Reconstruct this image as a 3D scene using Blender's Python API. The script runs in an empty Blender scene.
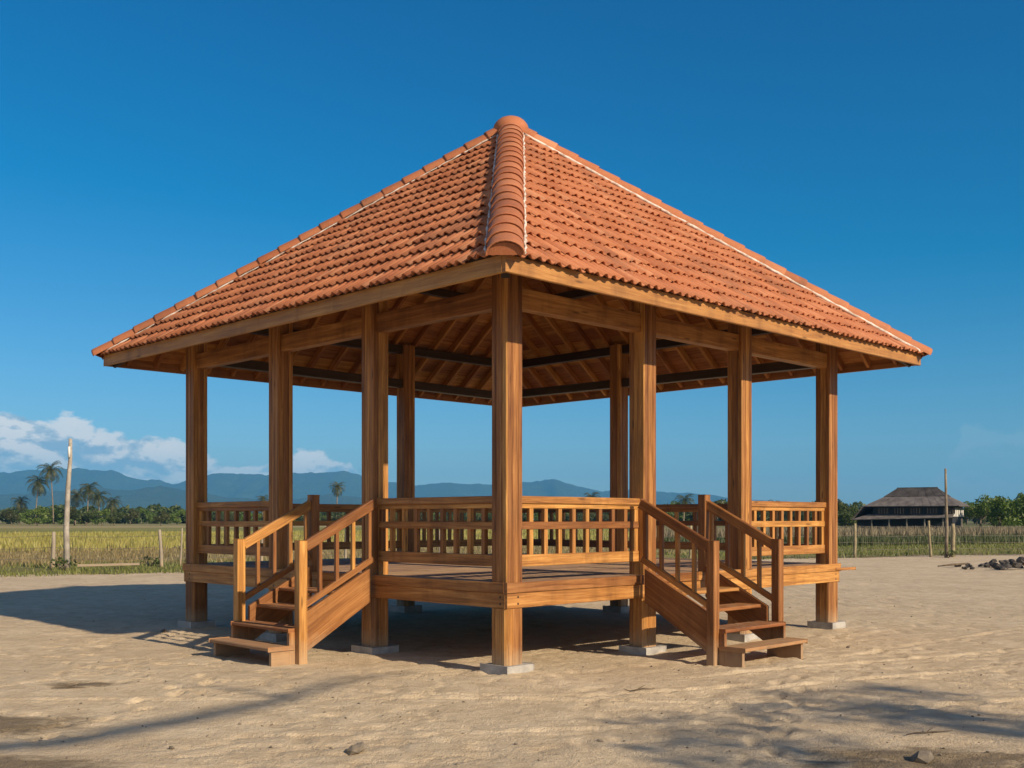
import bpy, math, random
import numpy as np
from mathutils import Vector, Matrix
random.seed(7); RNG = np.random.default_rng(11)
S = bpy.context.scene
COL = S.collection
R = math.radians

# ---------------------------------------------------------------- camera
CAMZ, F, HOR = 1.4, 1069.7, 518.9
cd = bpy.data.cameras.new('camera'); cam = bpy.data.objects.new('camera', cd); COL.objects.link(cam)
cam.location = (0, 0, CAMZ); cam.rotation_euler = (R(90), 0, 0)
cd.sensor_width = 36; cd.lens = 36 * F / 1024; cd.shift_y = (HOR - 384) / 1024
cd.clip_start = .05; cd.clip_end = 30000
S.camera = cam
def gx(px, d): return (px - 512) / F * d                 # sideways metres of a bearing at depth d

# ---------------------------------------------------------------- node helpers
def mat(name):
    m = bpy.data.materials.new(name); m.use_nodes = True
    nt = m.node_tree; b = nt.nodes['Principled BSDF']
    return m, nt, b
def N(nt, t, **kw):
    n = nt.nodes.new(t)
    for k, v in kw.items():
        if k in n.inputs.keys(): n.inputs[k].default_value = v
        else: setattr(n, k, v)
    return n
def L(nt, a, b): nt.links.new(a, b)
def ramp(nt, fac, stops, interp='LINEAR'):
    r = nt.nodes.new('ShaderNodeValToRGB'); r.color_ramp.interpolation = interp
    e = r.color_ramp.elements
    while len(e) < len(stops): e.new(.5)
    for i, (p, c) in enumerate(stops):
        e[i].position = p; e[i].color = (c[0], c[1], c[2], 1) if not isinstance(c, (int, float)) else (c, c, c, 1)
    L(nt, fac, r.inputs[0]); return r.outputs[0]
def mixc(nt, fac, a, b, mode='MIX'):
    m = nt.nodes.new('ShaderNodeMix'); m.data_type = 'RGBA'; m.blend_type = mode
    for s, v in ((m.inputs[0], fac), (m.inputs[6], a), (m.inputs[7], b)):
        if hasattr(v, 'links'): L(nt, v, s)
        elif isinstance(v, (int, float)): s.default_value = v
        else: s.default_value = (v[0], v[1], v[2], 1)
    return m.outputs[2]
def mth(nt, op, a, b=None, c=None, clamp=False):
    m = nt.nodes.new('ShaderNodeMath'); m.operation = op; m.use_clamp = clamp
    for i, v in enumerate((a, b, c)):
        if v is None: continue
        if hasattr(v, 'links'): L(nt, v, m.inputs[i])
        else: m.inputs[i].default_value = v
    return m.outputs[0]
def noise(nt, vec, scale, detail=4, rough=.55, dist=0):
    n = nt.nodes.new('ShaderNodeTexNoise'); n.inputs['Scale'].default_value = scale
    n.inputs['Detail'].default_value = detail; n.inputs['Roughness'].default_value = rough
    n.inputs['Distortion'].default_value = dist
    if vec is not None: L(nt, vec, n.inputs['Vector'])
    return n.outputs[0]
def mapping(nt, vec, scale=(1, 1, 1), loc=(0, 0, 0), rot=(0, 0, 0)):
    m = nt.nodes.new('ShaderNodeMapping'); m.inputs['Scale'].default_value = scale
    m.inputs['Location'].default_value = loc; m.inputs['Rotation'].default_value = rot
    L(nt, vec, m.inputs['Vector']); return m.outputs[0]
def bump(nt, b, h, strength=.3, dist=.01):
    n = nt.nodes.new('ShaderNodeBump'); n.inputs['Strength'].default_value = strength
    n.inputs['Distance'].default_value = dist
    L(nt, h, n.inputs['Height']); L(nt, n.outputs[0], b.inputs['Normal'])

# ---------------------------------------------------------------- materials
def wood(name, dark, mid, light, rough=.5, spec=.35, tint=.28, dusty=False):
    m, nt, b = mat(name)
    uv = N(nt, 'ShaderNodeUVMap').outputs[0]
    var = N(nt, 'ShaderNodeAttribute', attribute_name='var').outputs['Fac']
    g1 = noise(nt, mapping(nt, uv, (.55, 11, 1)), 1.6, 5, .6, .8)
    g2 = noise(nt, mapping(nt, uv, (2.5, 95, 1)), 1.3, 3, .6, .2)
    g3 = noise(nt, mapping(nt, uv, (1.1, 3.2, 1)), 1.1, 3, .5)
    k = mth(nt, 'ADD', mth(nt, 'MULTIPLY', g1, .62), mth(nt, 'MULTIPLY', g2, .38))
    c = ramp(nt, k, [(.30, dark), (.48, mid), (.66, light)])
    c = mixc(nt, mth(nt, 'MULTIPLY', mth(nt, 'SUBTRACT', g3, .35, clamp=True), 1.0), c, dark, 'MIX')
    v = nt.nodes.new('ShaderNodeTexVoronoi'); v.inputs['Scale'].default_value = 1.0
    L(nt, mapping(nt, uv, (1.6, 8.5, 1)), v.inputs['Vector'])
    kn = ramp(nt, v.outputs['Distance'], [(.05, 1.0), (.13, 0.0)])
    c = mixc(nt, mth(nt, 'MULTIPLY', kn, .65), c, [x * .30 for x in dark])
    bri = mth(nt, 'ADD', 1 - tint, mth(nt, 'MULTIPLY', var, 2 * tint))
    h = nt.nodes.new('ShaderNodeHueSaturation'); L(nt, c, h.inputs['Color']); L(nt, bri, h.inputs['Value'])
    L(nt, mth(nt, 'ADD', .49, mth(nt, 'MULTIPLY', var, .018)), h.inputs['Hue'])
    geo = N(nt, 'ShaderNodeNewGeometry').outputs['Position']
    st = noise(nt, mapping(nt, geo, (3, 3, .7)), 1.5, 4, .6)
    c2 = mixc(nt, ramp(nt, st, [(.50, 0.0), (.75, .45)]), h.outputs[0], [x * .55 for x in dark])
    gs = nt.nodes.new('ShaderNodeSeparateXYZ'); L(nt, geo, gs.inputs[0])
    dn = noise(nt, geo, 9, 5, .7)
    du = mth(nt, 'MULTIPLY', ramp(nt, mth(nt, 'ADD', gs.outputs[2], mth(nt, 'MULTIPLY', dn, .35)), [(.16, .6), (.40, 0.0)]), 1.0)
    c2 = mixc(nt, du, c2, (.40, .29, .18))
    if dusty:
        up = nt.nodes.new('ShaderNodeSeparateXYZ'); L(nt, N(nt, 'ShaderNodeNewGeometry').outputs['Normal'], up.inputs[0])
        c2 = mixc(nt, mth(nt, 'MULTIPLY', ramp(nt, up.outputs[2], [(.7, 0.0), (.9, 1.0)]), ramp(nt, dn, [(.45, .03), (.70, .55)])), c2, (.46, .34, .22))
    L(nt, c2, b.inputs['Base Color'])
    L(nt, ramp(nt, g2, [(.3, rough - .1), (.7, rough + .15)]), b.inputs['Roughness'])
    b.inputs['Specular IOR Level'].default_value = spec
    bump(nt, b, mth(nt, 'ADD', g2, g1), .35, .004)
    return m
M = {}
M['wood'] = wood('oiled_orange_wood', (.10, .036, .013), (.335, .140, .034), (.57, .285, .09), tint=.45)
M['tread'] = wood('scuffed_tread_wood', (.13, .05, .02), (.32, .13, .038), (.47, .23, .08), .65, .25, .2, True)
M['deckwood'] = wood('worn_deck_wood', (.20, .11, .055), (.36, .22, .12), (.50, .34, .20), .65)
M['fascia'] = wood('fascia_wood', (.17, .066, .022), (.34, .145, .042), (.48, .24, .08), .5, .35, .15)
M['soffit'] = wood('soffit_board_wood', (.16, .052, .014), (.38, .145, .038), (.56, .26, .08), .6, .25)
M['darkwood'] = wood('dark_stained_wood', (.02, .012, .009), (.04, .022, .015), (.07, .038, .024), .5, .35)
M['greywood'] = wood('weathered_grey_wood', (.16, .13, .10), (.30, .25, .19), (.45, .39, .31), .85, .15)

def tile_mat():
    m, nt, b = mat('terracotta_tile')
    var = N(nt, 'ShaderNodeAttribute', attribute_name='var').outputs['Fac']
    geo = N(nt, 'ShaderNodeNewGeometry').outputs['Position']
    c = ramp(nt, var, [(0, (.29, .088, .034)), (.45, (.375, .128, .052)), (.8, (.43, .160, .070)), (1, (.48, .21, .105))])
    n1 = noise(nt, geo, 3.5, 5, .65); n2 = noise(nt, geo, 60, 4, .6); n3 = noise(nt, geo, .6, 2)
    c = mixc(nt, ramp(nt, n1, [(.45, 0.0), (.75, .5)]), c, (.30, .085, .04))
    c = mixc(nt, ramp(nt, n2, [(.55, 0.0), (.72, .35)]), c, (.62, .33, .2))
    c = mixc(nt, ramp(nt, n3, [(.4, 0.0), (.7, .25)]), c, (.50, .20, .10))
    n5 = noise(nt, mapping(nt, geo, (1, 1, .5)), 1.7, 7, .7)
    c = mixc(nt, ramp(nt, n5, [(.50, 0.0), (.70, .65)]), c, (.16, .072, .042))
    L(nt, c, b.inputs['Base Color']); b.inputs['Roughness'].default_value = .72
    b.inputs['Specular IOR Level'].default_value = .3
    bump(nt, b, n2, .3, .004)
    return m
M['tile'] = tile_mat()
def simple(name, stops, scale=6, rough=.8, bs=.4, bd=.01, detail=6, coord='geo', spec=.3):
    m, nt, b = mat(name)
    v = N(nt, 'ShaderNodeNewGeometry').outputs['Position'] if coord == 'geo' else N(nt, 'ShaderNodeTexCoord').outputs['Object']
    n = noise(nt, v, scale, detail, .62)
    L(nt, ramp(nt, n, stops), b.inputs['Base Color']); b.inputs['Roughness'].default_value = rough
    b.inputs['Specular IOR Level'].default_value = spec
    bump(nt, b, noise(nt, v, scale * 5, 4), bs, bd)
    return m
M['mortar'] = simple('pale_mortar', [(.35, (.36, .27, .21)), (.6, (.70, .62, .55))], 9)
M['concrete'] = simple('concrete', [(.3, (.26, .24, .22)), (.7, (.46, .43, .39))], 8)
M['rock'] = simple('dark_clod', [(.3, (.028, .024, .022)), (.7, (.115, .10, .088))], 7, .9, .8, .03)
M['pebble'] = simple('pebble', [(.3, (.085, .07, .055)), (.7, (.24, .195, .145))], 14, .9)
M['fpost'] = simple('split_timber', [(.3, (.16, .13, .08)), (.7, (.34, .28, .17))], 5, .9)
M['pole'] = simple('weathered_pole', [(.3, (.22, .19, .16)), (.7, (.44, .39, .33))], 5, .85)
M['wire'] = simple('rusty_wire', [(.3, (.10, .085, .07)), (.7, (.22, .19, .16))], 5, .6)
M['bark'] = simple('bark', [(.3, (.11, .085, .06)), (.7, (.27, .22, .16))], 4, .9)
M['twig'] = simple('dry_twig', [(.3, (.06, .045, .03)), (.7, (.18, .13, .085))], 8, .9)
M['tin'] = simple('old_roof_sheet', [(.3, (.075, .062, .056)), (.7, (.20, .175, .16))], 1.3, .8, .4, .02)
M['tin_dark'] = simple('dark_roof_sheet', [(.3, (.035, .03, .028)), (.7, (.09, .078, .07))], 1.3, .8)
M['dark_wall'] = simple('dark_timber_wall', [(.3, (.012, .013, .017)), (.7, (.035, .037, .047))], 1.5, .7)
M['white'] = simple('white_paint', [(.3, (.55, .52, .48)), (.7, (.78, .76, .72))], 3, .7)
M['flag'] = simple('pale_cloth', [(.3, (.42, .42, .42)), (.7, (.62, .62, .62))], 6, .8)

def leaf(name, stops, scale=.25, trans=.25, rough=.55):
    m, nt, b = mat(name)
    v = N(nt, 'ShaderNodeNewGeometry').outputs['Position']
    oi = N(nt, 'ShaderNodeObjectInfo').outputs['Random']
    var = N(nt, 'ShaderNodeAttribute', attribute_name='var').outputs['Fac']
    n = noise(nt, v, scale, 3)
    k = mth(nt, 'ADD', mth(nt, 'MULTIPLY', n, .45), mth(nt, 'ADD', mth(nt, 'MULTIPLY', var, .4), mth(nt, 'MULTIPLY', oi, .15)))
    c = ramp(nt, k, stops)
    L(nt, c, b.inputs['Base Color']); b.inputs['Roughness'].default_value = rough
    t = nt.nodes.new('ShaderNodeBsdfTranslucent'); L(nt, c, t.inputs[0])
    mx = nt.nodes.new('ShaderNodeMixShader'); mx.inputs[0].default_value = trans
    out = [q for q in nt.nodes if q.type == 'OUTPUT_MATERIAL'][0]
    L(nt, b.outputs[0], mx.inputs[1]); L(nt, t.outputs[0], mx.inputs[2]); L(nt, mx.outputs[0], out.inputs[0])
    return m
M['leaf'] = leaf('tree_leaves', [(.25, (.045, .072, .018)), (.5, (.085, .115, .030)), (.75, (.15, .165, .05))], .25, .4)
M['palm'] = leaf('palm_leaves', [(.25, (.050, .060, .016)), (.5, (.085, .095, .028)), (.8, (.15, .14, .05))], .25, .35)
M['grass'] = leaf('grass_blades', [(.2, (.09, .12, .025)), (.5, (.17, .19, .045)), (.8, (.32, .28, .09))], .15, .35)
M['rice'] = leaf('ripe_rice', [(.2, (.25, .25, .06)), (.5, (.33, .30, .075)), (.8, (.42, .35, .11))], .06, .35)
M['stubble'] = leaf('stubble', [(.2, (.15, .13, .05)), (.5, (.24, .18, .08)), (.8, (.33, .25, .12))], .12, .3)
M['lush'] = leaf('lush_leaves', [(.25, (.065, .11, .018)), (.5, (.12, .18, .03)), (.75, (.20, .25, .055))], .25, .4)
M['reed'] = leaf('reeds', [(.2, (.045, .062, .018)), (.5, (.075, .095, .028)), (.8, (.13, .14, .05))], .12, .3)
M['reedtop'] = leaf('dry_reed_tops', [(.2, (.16, .13, .07)), (.5, (.25, .20, .12)), (.8, (.33, .27, .17))], .2, .3)

def hill_mat():
    m, nt, b = mat('forested_hill')
    v = N(nt, 'ShaderNodeNewGeometry').outputs['Position']
    n = noise(nt, v, .006, 8, .65); n2 = noise(nt, v, .03, 6, .7)
    c = ramp(nt, mth(nt, 'ADD', mth(nt, 'MULTIPLY', n, .5), mth(nt, 'MULTIPLY', n2, .5)), [(.35, (.018, .036, .018)), (.55, (.04, .065, .028)), (.7, (.085, .10, .045))])
    L(nt, c, b.inputs['Base Color']); b.inputs['Roughness'].default_value = .9
    bump(nt, b, n2, 1, 40)
    return m
M['hill'] = hill_mat()

def ground_mat():
    m, nt, b = mat('sand_and_fields')
    v = N(nt, 'ShaderNodeNewGeometry').outputs['Position']
    sp = nt.nodes.new('ShaderNodeSeparateXYZ'); L(nt, v, sp.inputs[0])
    x, y = sp.outputs[0], sp.outputs[1]
    # sand
    n1 = noise(nt, v, .55, 5, .6); n2 = noise(nt, v, 5, 6, .65); n3 = noise(nt, v, 90, 3, .6); n4 = noise(nt, v, 420, 2, .6)
    sand = ramp(nt, n2, [(.3, (.47, .36, .235)), (.5, (.59, .465, .312)), (.72, (.68, .55, .385))])
    sand = mixc(nt, ramp(nt, n1, [(.40, 0.0), (.70, .40)]), sand, (.40, .295, .19))
    sand = mixc(nt, ramp(nt, n4, [(.58, 0.0), (.72, .35)]), sand, (.16, .12, .085))
    sand = mixc(nt, ramp(nt, n3, [(.60, 0.0), (.74, .30)]), sand, (.22, .155, .10))
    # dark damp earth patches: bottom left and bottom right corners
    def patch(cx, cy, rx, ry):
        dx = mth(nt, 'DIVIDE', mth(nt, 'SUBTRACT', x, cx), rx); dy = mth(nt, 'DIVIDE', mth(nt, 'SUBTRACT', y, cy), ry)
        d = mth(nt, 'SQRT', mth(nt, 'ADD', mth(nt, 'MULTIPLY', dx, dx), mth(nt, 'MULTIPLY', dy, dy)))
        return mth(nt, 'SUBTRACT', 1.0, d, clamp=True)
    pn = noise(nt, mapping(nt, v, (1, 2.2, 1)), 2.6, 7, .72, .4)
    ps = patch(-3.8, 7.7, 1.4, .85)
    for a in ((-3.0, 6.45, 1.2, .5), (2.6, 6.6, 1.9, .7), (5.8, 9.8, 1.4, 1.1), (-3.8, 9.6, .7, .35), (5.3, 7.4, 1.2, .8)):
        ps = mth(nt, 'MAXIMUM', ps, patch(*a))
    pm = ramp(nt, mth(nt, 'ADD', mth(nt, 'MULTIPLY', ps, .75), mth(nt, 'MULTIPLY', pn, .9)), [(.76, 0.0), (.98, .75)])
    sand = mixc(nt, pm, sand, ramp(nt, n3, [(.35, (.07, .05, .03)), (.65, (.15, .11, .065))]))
    # drag and tyre lines
    # fields
    yb = mth(nt, 'SUBTRACT', y, mth(nt, 'ADD', 34.3, mth(nt, 'MULTIPLY', x, .5)))
    wob = mth(nt, 'MULTIPLY', mth(nt, 'SUBTRACT', noise(nt, v, .35, 5, .65), .5), 5)
    ybw = mth(nt, 'ADD', yb, wob)
    gn = noise(nt, v, 1.2, 6, .7); gbig = noise(nt, mapping(nt, v, (.2, 1, 1)), .09, 5, .6)
    t = mth(nt, 'DIVIDE', ybw, 260.0, clamp=True)
    left = ramp(nt, t, [(0, (.15, .145, .05)), (.03, (.20, .18, .07)), (.05, (.25, .19, .085)), (.10, (.29, .225, .085)), (.14, (.40, .31, .07)), (.38, (.42, .34, .075)), (.46, (.17, .19, .05)), (.62, (.20, .20, .06)), (.75, (.38, .30, .16)), (1, (.24, .22, .10))])
    right = ramp(nt, t, [(0, (.11, .075, .045)), (.015, (.20, .19, .055)), (.06, (.23, .215, .065)), (.12, (.10, .115, .035)), (.5, (.09, .11, .035)), (1, (.12, .13, .05))])
    xr = mth(nt, 'DIVIDE', mth(nt, 'ADD', x, 4.0), 14.0, clamp=True)
    fld = mixc(nt, xr, left, right)
    fld = mixc(nt, ramp(nt, gn, [(.35, 0.0), (.7, .55)]), fld, (.12, .115, .04))
    fld = mixc(nt, ramp(nt, gbig, [(.42, 0.0), (.62, .4)]), fld, (.36, .27, .12))
    edge = ramp(nt, mth(nt, 'ADD', ybw, mth(nt, 'MULTIPLY', mth(nt, 'SUBTRACT', n2, .5), 2.5)), [(0, 0.0), (.35, 1.0)])
    c = mixc(nt, edge, sand, fld)
    L(nt, c, b.inputs['Base Color']); b.inputs['Roughness'].default_value = .95
    b.inputs['Specular IOR Level'].default_value = .12
    h = mth(nt, 'ADD', mth(nt, 'MULTIPLY', n2, .9), mth(nt, 'ADD', mth(nt, 'MULTIPLY', n3, .42), mth(nt, 'MULTIPLY', noise(nt, v, 28, 4, .7), .7)))
    bump(nt, b, h, .95, .026)
    return m
M['ground'] = ground_mat()

# ---------------------------------------------------------------- mesh builder
class MB:
    def __init__(s): s.v = []; s.f = []; s.uv = []; s.var = []; s.sm = []
    def face(s, idx, uvs, var, smooth=False):
        s.f.append(tuple(idx)); s.uv.extend(uvs); s.var.append(var); s.sm.append(smooth)
    def beam(s, p0, p1, w, h, up=(0, 0, 1), var=None):
        """rectangular bar from p0 to p1, w across, h along up"""
        p0, p1 = Vector(p0), Vector(p1); t = (p1 - p0); Ln = t.length; t.normalize()
        up = Vector(up); sd = t.cross(up).normalized(); n = sd.cross(t)
        var = random.random() if var is None else var
        b = len(s.v)
        for p in (p0, p1):
            for a, c in ((-1, -1), (1, -1), (1, 1), (-1, 1)):
                s.v.append(p + sd * (a * w / 2) + n * (c * h / 2))
        r, q = random.random() * 50, random.random() * 50
        per = [0, w, w + h, 2 * w + h, 2 * w + 2 * h]
        for i in range(4):
            j = (i + 1) % 4
            s.face((b + i, b + 4 + i, b + 4 + j, b + j), [(r, q + per[i]), (r + Ln, q + per[i]), (r + Ln, q + per[i + 1]), (r, q + per[i + 1])], var)
        s.face((b + 3, b + 2, b + 1, b), [(r, q), (r + .02, q), (r + .02, q + h), (r, q + h)], var)
        s.face((b + 4, b + 5, b + 6, b + 7), [(r, q), (r + .02, q), (r + .02, q + h), (r, q + h)], var)
    def box(s, x0, x1, y0, y1, z0, z1, var=None):
        dx, dy, dz = x1 - x0, y1 - y0, z1 - z0
        cx, cy, cz = (x0 + x1) / 2, (y0 + y1) / 2, (z0 + z1) / 2
        if dz >= dx and dz >= dy: s.beam((cx, cy, z0), (cx, cy, z1), dy, dx, (1, 0, 0), var)
        elif dx >= dy: s.beam((x0, cy, cz), (x1, cy, cz), dy, dz, (0, 0, 1), var)
        else: s.beam((cx, y0, cz), (cx, y1, cz), dx, dz, (0, 0, 1), var)
    def prism(s, poly, z0, z1, strip=True):
        """vertical prism over a polygon (ccw), every side a strip with its own grain"""
        b = len(s.v); n = len(poly)
        for z in (z0, z1):
            for x, y in poly: s.v.append(Vector((x, y, z)))
        var = random.random(); r, q = random.random() * 50, random.random() * 50; acc = 0
        for i in range(n):
            j = (i + 1) % n
            l = math.hypot(poly[j][0] - poly[i][0], poly[j][1] - poly[i][1])
            if strip and l > .035: var = random.random() * .8 + .1; q = random.random() * 50; r = random.random() * 50
            s.face((b + i, b + j, b + n + j, b + n + i), [(r, q + acc), (r, q + acc + l), (r + z1 - z0, q + acc + l), (r + z1 - z0, q + acc)], var)
            acc += l
        s.face([b + i for i in range(n)][::-1], [(r, q)] * n, var); s.face([b + n + i for i in range(n)], [(r, q)] * n, var)
    def slab(s, pts, nrm, th):
        """thick polygon: pts in order, extruded along nrm by th"""
        nrm = Vector(nrm).normalized(); pts = [Vector(p) for p in pts]; n = len(pts); b = len(s.v)
        s.v += pts + [p + nrm * th for p in pts]
        ax = max(((pts[(i + 1) % n] - pts[i]) for i in range(n)), key=lambda e: e.length).normalized(); ay = nrm.cross(ax)
        var = random.random(); r, q = random.random() * 50, random.random() * 50
        uv = [(r + p.dot(ax), q + p.dot(ay)) for p in pts]
        s.face([b + i for i in range(n)][::-1], uv[::-1], var); s.face([b + n + i for i in range(n)], uv, var)
        for i in range(n):
            j = (i + 1) % n
            s.face((b + i, b + j, b + n + j, b + n + i), [uv[i], uv[j], (uv[j][0], uv[j][1] + th), (uv[i][0], uv[i][1] + th)], var)
    def tube(s, pts, rad, seg=8, var=.5, cap=True):
        pts = [Vector(p) for p in pts]; b = len(s.v)
        if not hasattr(rad, '__len__'): rad = [rad] * len(pts)
        up = Vector((0, 0, 1))
        if abs((pts[-1] - pts[0]).normalized().z) > .8: up = Vector((1, 0, 0))
        for i, p in enumerate(pts):
            t = (pts[min(i + 1, len(pts) - 1)] - pts[max(i - 1, 0)]).normalized()
            a = t.cross(up).normalized(); c = a.cross(t)
            for k in range(seg):
                an = 2 * math.pi * k / seg; s.v.append(p + (a * math.cos(an) + c * math.sin(an)) * rad[i])
        for i in range(len(pts) - 1):
            for k in range(seg):
                k2 = (k + 1) % seg
                s.face((b + i * seg + k, b + (i + 1) * seg + k, b + (i + 1) * seg + k2, b + i * seg + k2), [(i, k), (i + 1, k), (i + 1, k + 1), (i, k + 1)], var, True)
        if cap:
            s.face([b + k for k in range(seg)], [(0, 0)] * seg, var); e = b + (len(pts) - 1) * seg
            s.face([e + k for k in range(seg)][::-1], [(0, 0)] * seg, var)
    def build(s, name, m, parent=None, bevel=0):
        me = bpy.data.meshes.new(name); me.from_pydata([tuple(v) for v in s.v], [], s.f)
        me.materials.append(m)
        ul = me.uv_layers.new(name='UVMap'); ul.data.foreach_set('uv', [c for u in s.uv for c in u])
        at = me.attributes.new('var', 'FLOAT', 'FACE'); at.data.foreach_set('value', s.var)
        me.polygons.foreach_set('use_smooth', s.sm); me.update()
        o = bpy.data.objects.new(name, me); COL.objects.link(o)
        if parent: o.parent = parent
        if bevel:
            bv = o.modifiers.new('bevel', 'BEVEL'); bv.width = bevel; bv.segments = 2; bv.limit_method = 'ANGLE'; bv.angle_limit = R(40)
            bv.harden_normals = False
        return o
def raw(name, V, Fq, m, parent=None, var=None, smooth=False):
    """mesh straight from numpy arrays (quads)"""
    V = np.asarray(V, dtype=np.float32); Fq = np.asarray(Fq, dtype=np.int32); k = Fq.shape[1]
    me = bpy.data.meshes.new(name); me.vertices.add(len(V)); me.vertices.foreach_set('co', V.ravel())
    me.loops.add(Fq.size); me.loops.foreach_set('vertex_index', Fq.ravel())
    me.polygons.add(len(Fq)); me.polygons.foreach_set('loop_start', np.arange(len(Fq), dtype=np.int32) * k)
    if smooth: me.polygons.foreach_set('use_smooth', np.ones(len(Fq), dtype=bool))
    me.materials.append(m)
    if var is not None:
        at = me.attributes.new('var', 'FLOAT', 'FACE'); at.data.foreach_set('value', np.asarray(var, dtype=np.float32))
    me.update(calc_edges=True); me.validate()
    o = bpy.data.objects.new(name, me); COL.objects.link(o)
    if parent: o.parent = parent
    return o
def empty(name, loc, rz=0):
    o = bpy.data.objects.new(name, None); COL.objects.link(o); o.location = loc; o.rotation_euler = (0, 0, rz); o.empty_display_size = .3
    return o
def tag(o, label=None, cat=None, group=None, kind=None):
    if label: o['label'] = label
    if cat: o['category'] = cat
    if group: o['group'] = group
    if kind: o['kind'] = kind
    return o
def dup(o, loc, rz=0, scale=1):
    r = o.copy(); COL.objects.link(r); r.location = loc; r.rotation_euler = (0, 0, rz); r.scale = (scale,) * 3 if isinstance(scale, (int, float)) else scale
    for ch in list(o.children):
        c = ch.copy(); COL.objects.link(c); c.parent = r
    return r

# ---------------------------------------------------------------- value noise
def vnoise(x, y, seed=0):
    xi = np.floor(x).astype(np.int64); yi = np.floor(y).astype(np.int64); fx = x - xi; fy = y - yi
    fx = fx * fx * (3 - 2 * fx); fy = fy * fy * (3 - 2 * fy)
    def h(a, b):
        n = (a * 374761393 + b * 668265263 + seed * 1442695041) & 0xffffffff
        n = ((n ^ (n >> 13)) * 1274126177) & 0xffffffff
        return ((n ^ (n >> 16)) & 0xffff) / 65535.0
    return (h(xi, yi) * (1 - fx) + h(xi + 1, yi) * fx) * (1 - fy) + (h(xi, yi + 1) * (1 - fx) + h(xi + 1, yi + 1) * fx) * fy
def fbm(x, y, o=4, seed=0, g=.5):
    s = 0; a = 1; t = 0
    for i in range(o): s = s + a * (vnoise(x * 2 ** i + 17 * i, y * 2 ** i - 31 * i, seed + i) - .5); t += a; a *= g
    return s / t

# ---------------------------------------------------------------- ground sheet
def grow(start, step, ratio, end):
    out = [start]; st = step
    while out[-1] < end: st *= ratio; out.append(out[-1] + st)
    return out
xr = list(np.arange(-7, 7, .04)); xo = grow(7, .05, 1.045, 9000)
xs = np.array([-a for a in xo[::-1]] + xr + xo)
ys = np.array([-a for a in grow(0, .8, 1.25, 9000)[::-1]] + [2, 4, 5, 5.5] + list(np.arange(5.8, 14, .035)) + grow(14, .05, 1.028, 9000))
X, Y = np.meshgrid(xs, ys)
def sand_h(X, Y):
    a = R(28); U = X * np.cos(a) + Y * np.sin(a); W = -X * np.sin(a) + Y * np.cos(a)
    h = .035 * fbm(X * .7, Y * .7, 3, 1)
    h = h + .017 * fbm(U * 1.5, W * 4.2 + 1.2 * fbm(X, Y, 2, 9), 4, 4)
    h = h + .012 * fbm(U * 9, W * 14, 3, 8) + .012 * np.maximum(fbm(U * 16, W * 19, 3, 61), .06) * (1 + 2 * fbm(X * .9, Y * .9, 2, 62))
    r = fbm(X * 2.4, Y * 3.2, 3, 21)
    h = h - .018 * np.exp(-(r / .045) ** 2) * (fbm(X * .8, Y * .8, 2, 5) > -.05)
    return h
H = sand_h(X, Y) * np.clip((120 - np.hypot(X, Y)) / 60, 0, 1)
# footprints and scuffs
for i in range(80):
    fx, fy = RNG.uniform(-7, 8), RNG.uniform(6, 20); a = RNG.uniform(0, 3.14); sc = RNG.uniform(.7, 1.3)
    m_ = (abs(X - fx) < .5) & (abs(Y - fy) < .5)
    dx = X[m_] - fx; dy = Y[m_] - fy
    u = (dx * np.cos(a) + dy * np.sin(a)) / (.14 * sc); w = (-dx * np.sin(a) + dy * np.cos(a)) / (.065 * sc)
    q = u * u + w * w
    H[m_] += -.018 * np.exp(-q * 1.1) + .008 * np.exp(-(np.sqrt(q) - 1.7) ** 2 * 3)
def track(pts, wdt, dep):
    global H
    for (ax, ay), (bx, by) in zip(pts[:-1], pts[1:]):
        m_ = (X > min(ax, bx) - .6) & (X < max(ax, bx) + .6) & (Y > min(ay, by) - .6) & (Y < max(ay, by) + .6)
        px_, py_ = X[m_] - ax, Y[m_] - ay; dx, dy = bx - ax, by - ay; l2 = dx * dx + dy * dy
        t_ = np.clip((px_ * dx + py_ * dy) / l2, 0, 1); q = np.hypot(px_ - t_ * dx, py_ - t_ * dy) + .03 * fbm(X[m_] * 5, Y[m_] * 5, 2, 3)
        H[m_] += (-dep * np.exp(-(q / wdt) ** 2) + dep * .45 * np.exp(-((q - wdt * 1.9) / wdt) ** 2)) * (.4 + 1.2 * vnoise(X[m_] * 1.3, Y[m_] * 1.3, 2))
def arc(x0, y0, x1, y1, sag, n=14): return [(x0 + (x1 - x0) * i / n - (y1 - y0) * sag * math.sin(math.pi * i / n), y0 + (y1 - y0) * i / n + (x1 - x0) * sag * math.sin(math.pi * i / n)) for i in range(n + 1)]
for a in ((-6, 8.6, 6, 8.1, .04), (-1, 7.3, 7, 10.2, -.05), (1.5, 9.9, 12, 14.5, .03), (2.0, 9.2, 12, 13.4, .03), (-7, 12.5, -2.5, 9.0, .05), (3.5, 11.5, 14, 19, .04), (-2, 9.4, 2.2, 9.6, -.12), (5, 8.0, 9, 16, -.06)):
    track(arc(*a), .045, .014)
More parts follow.
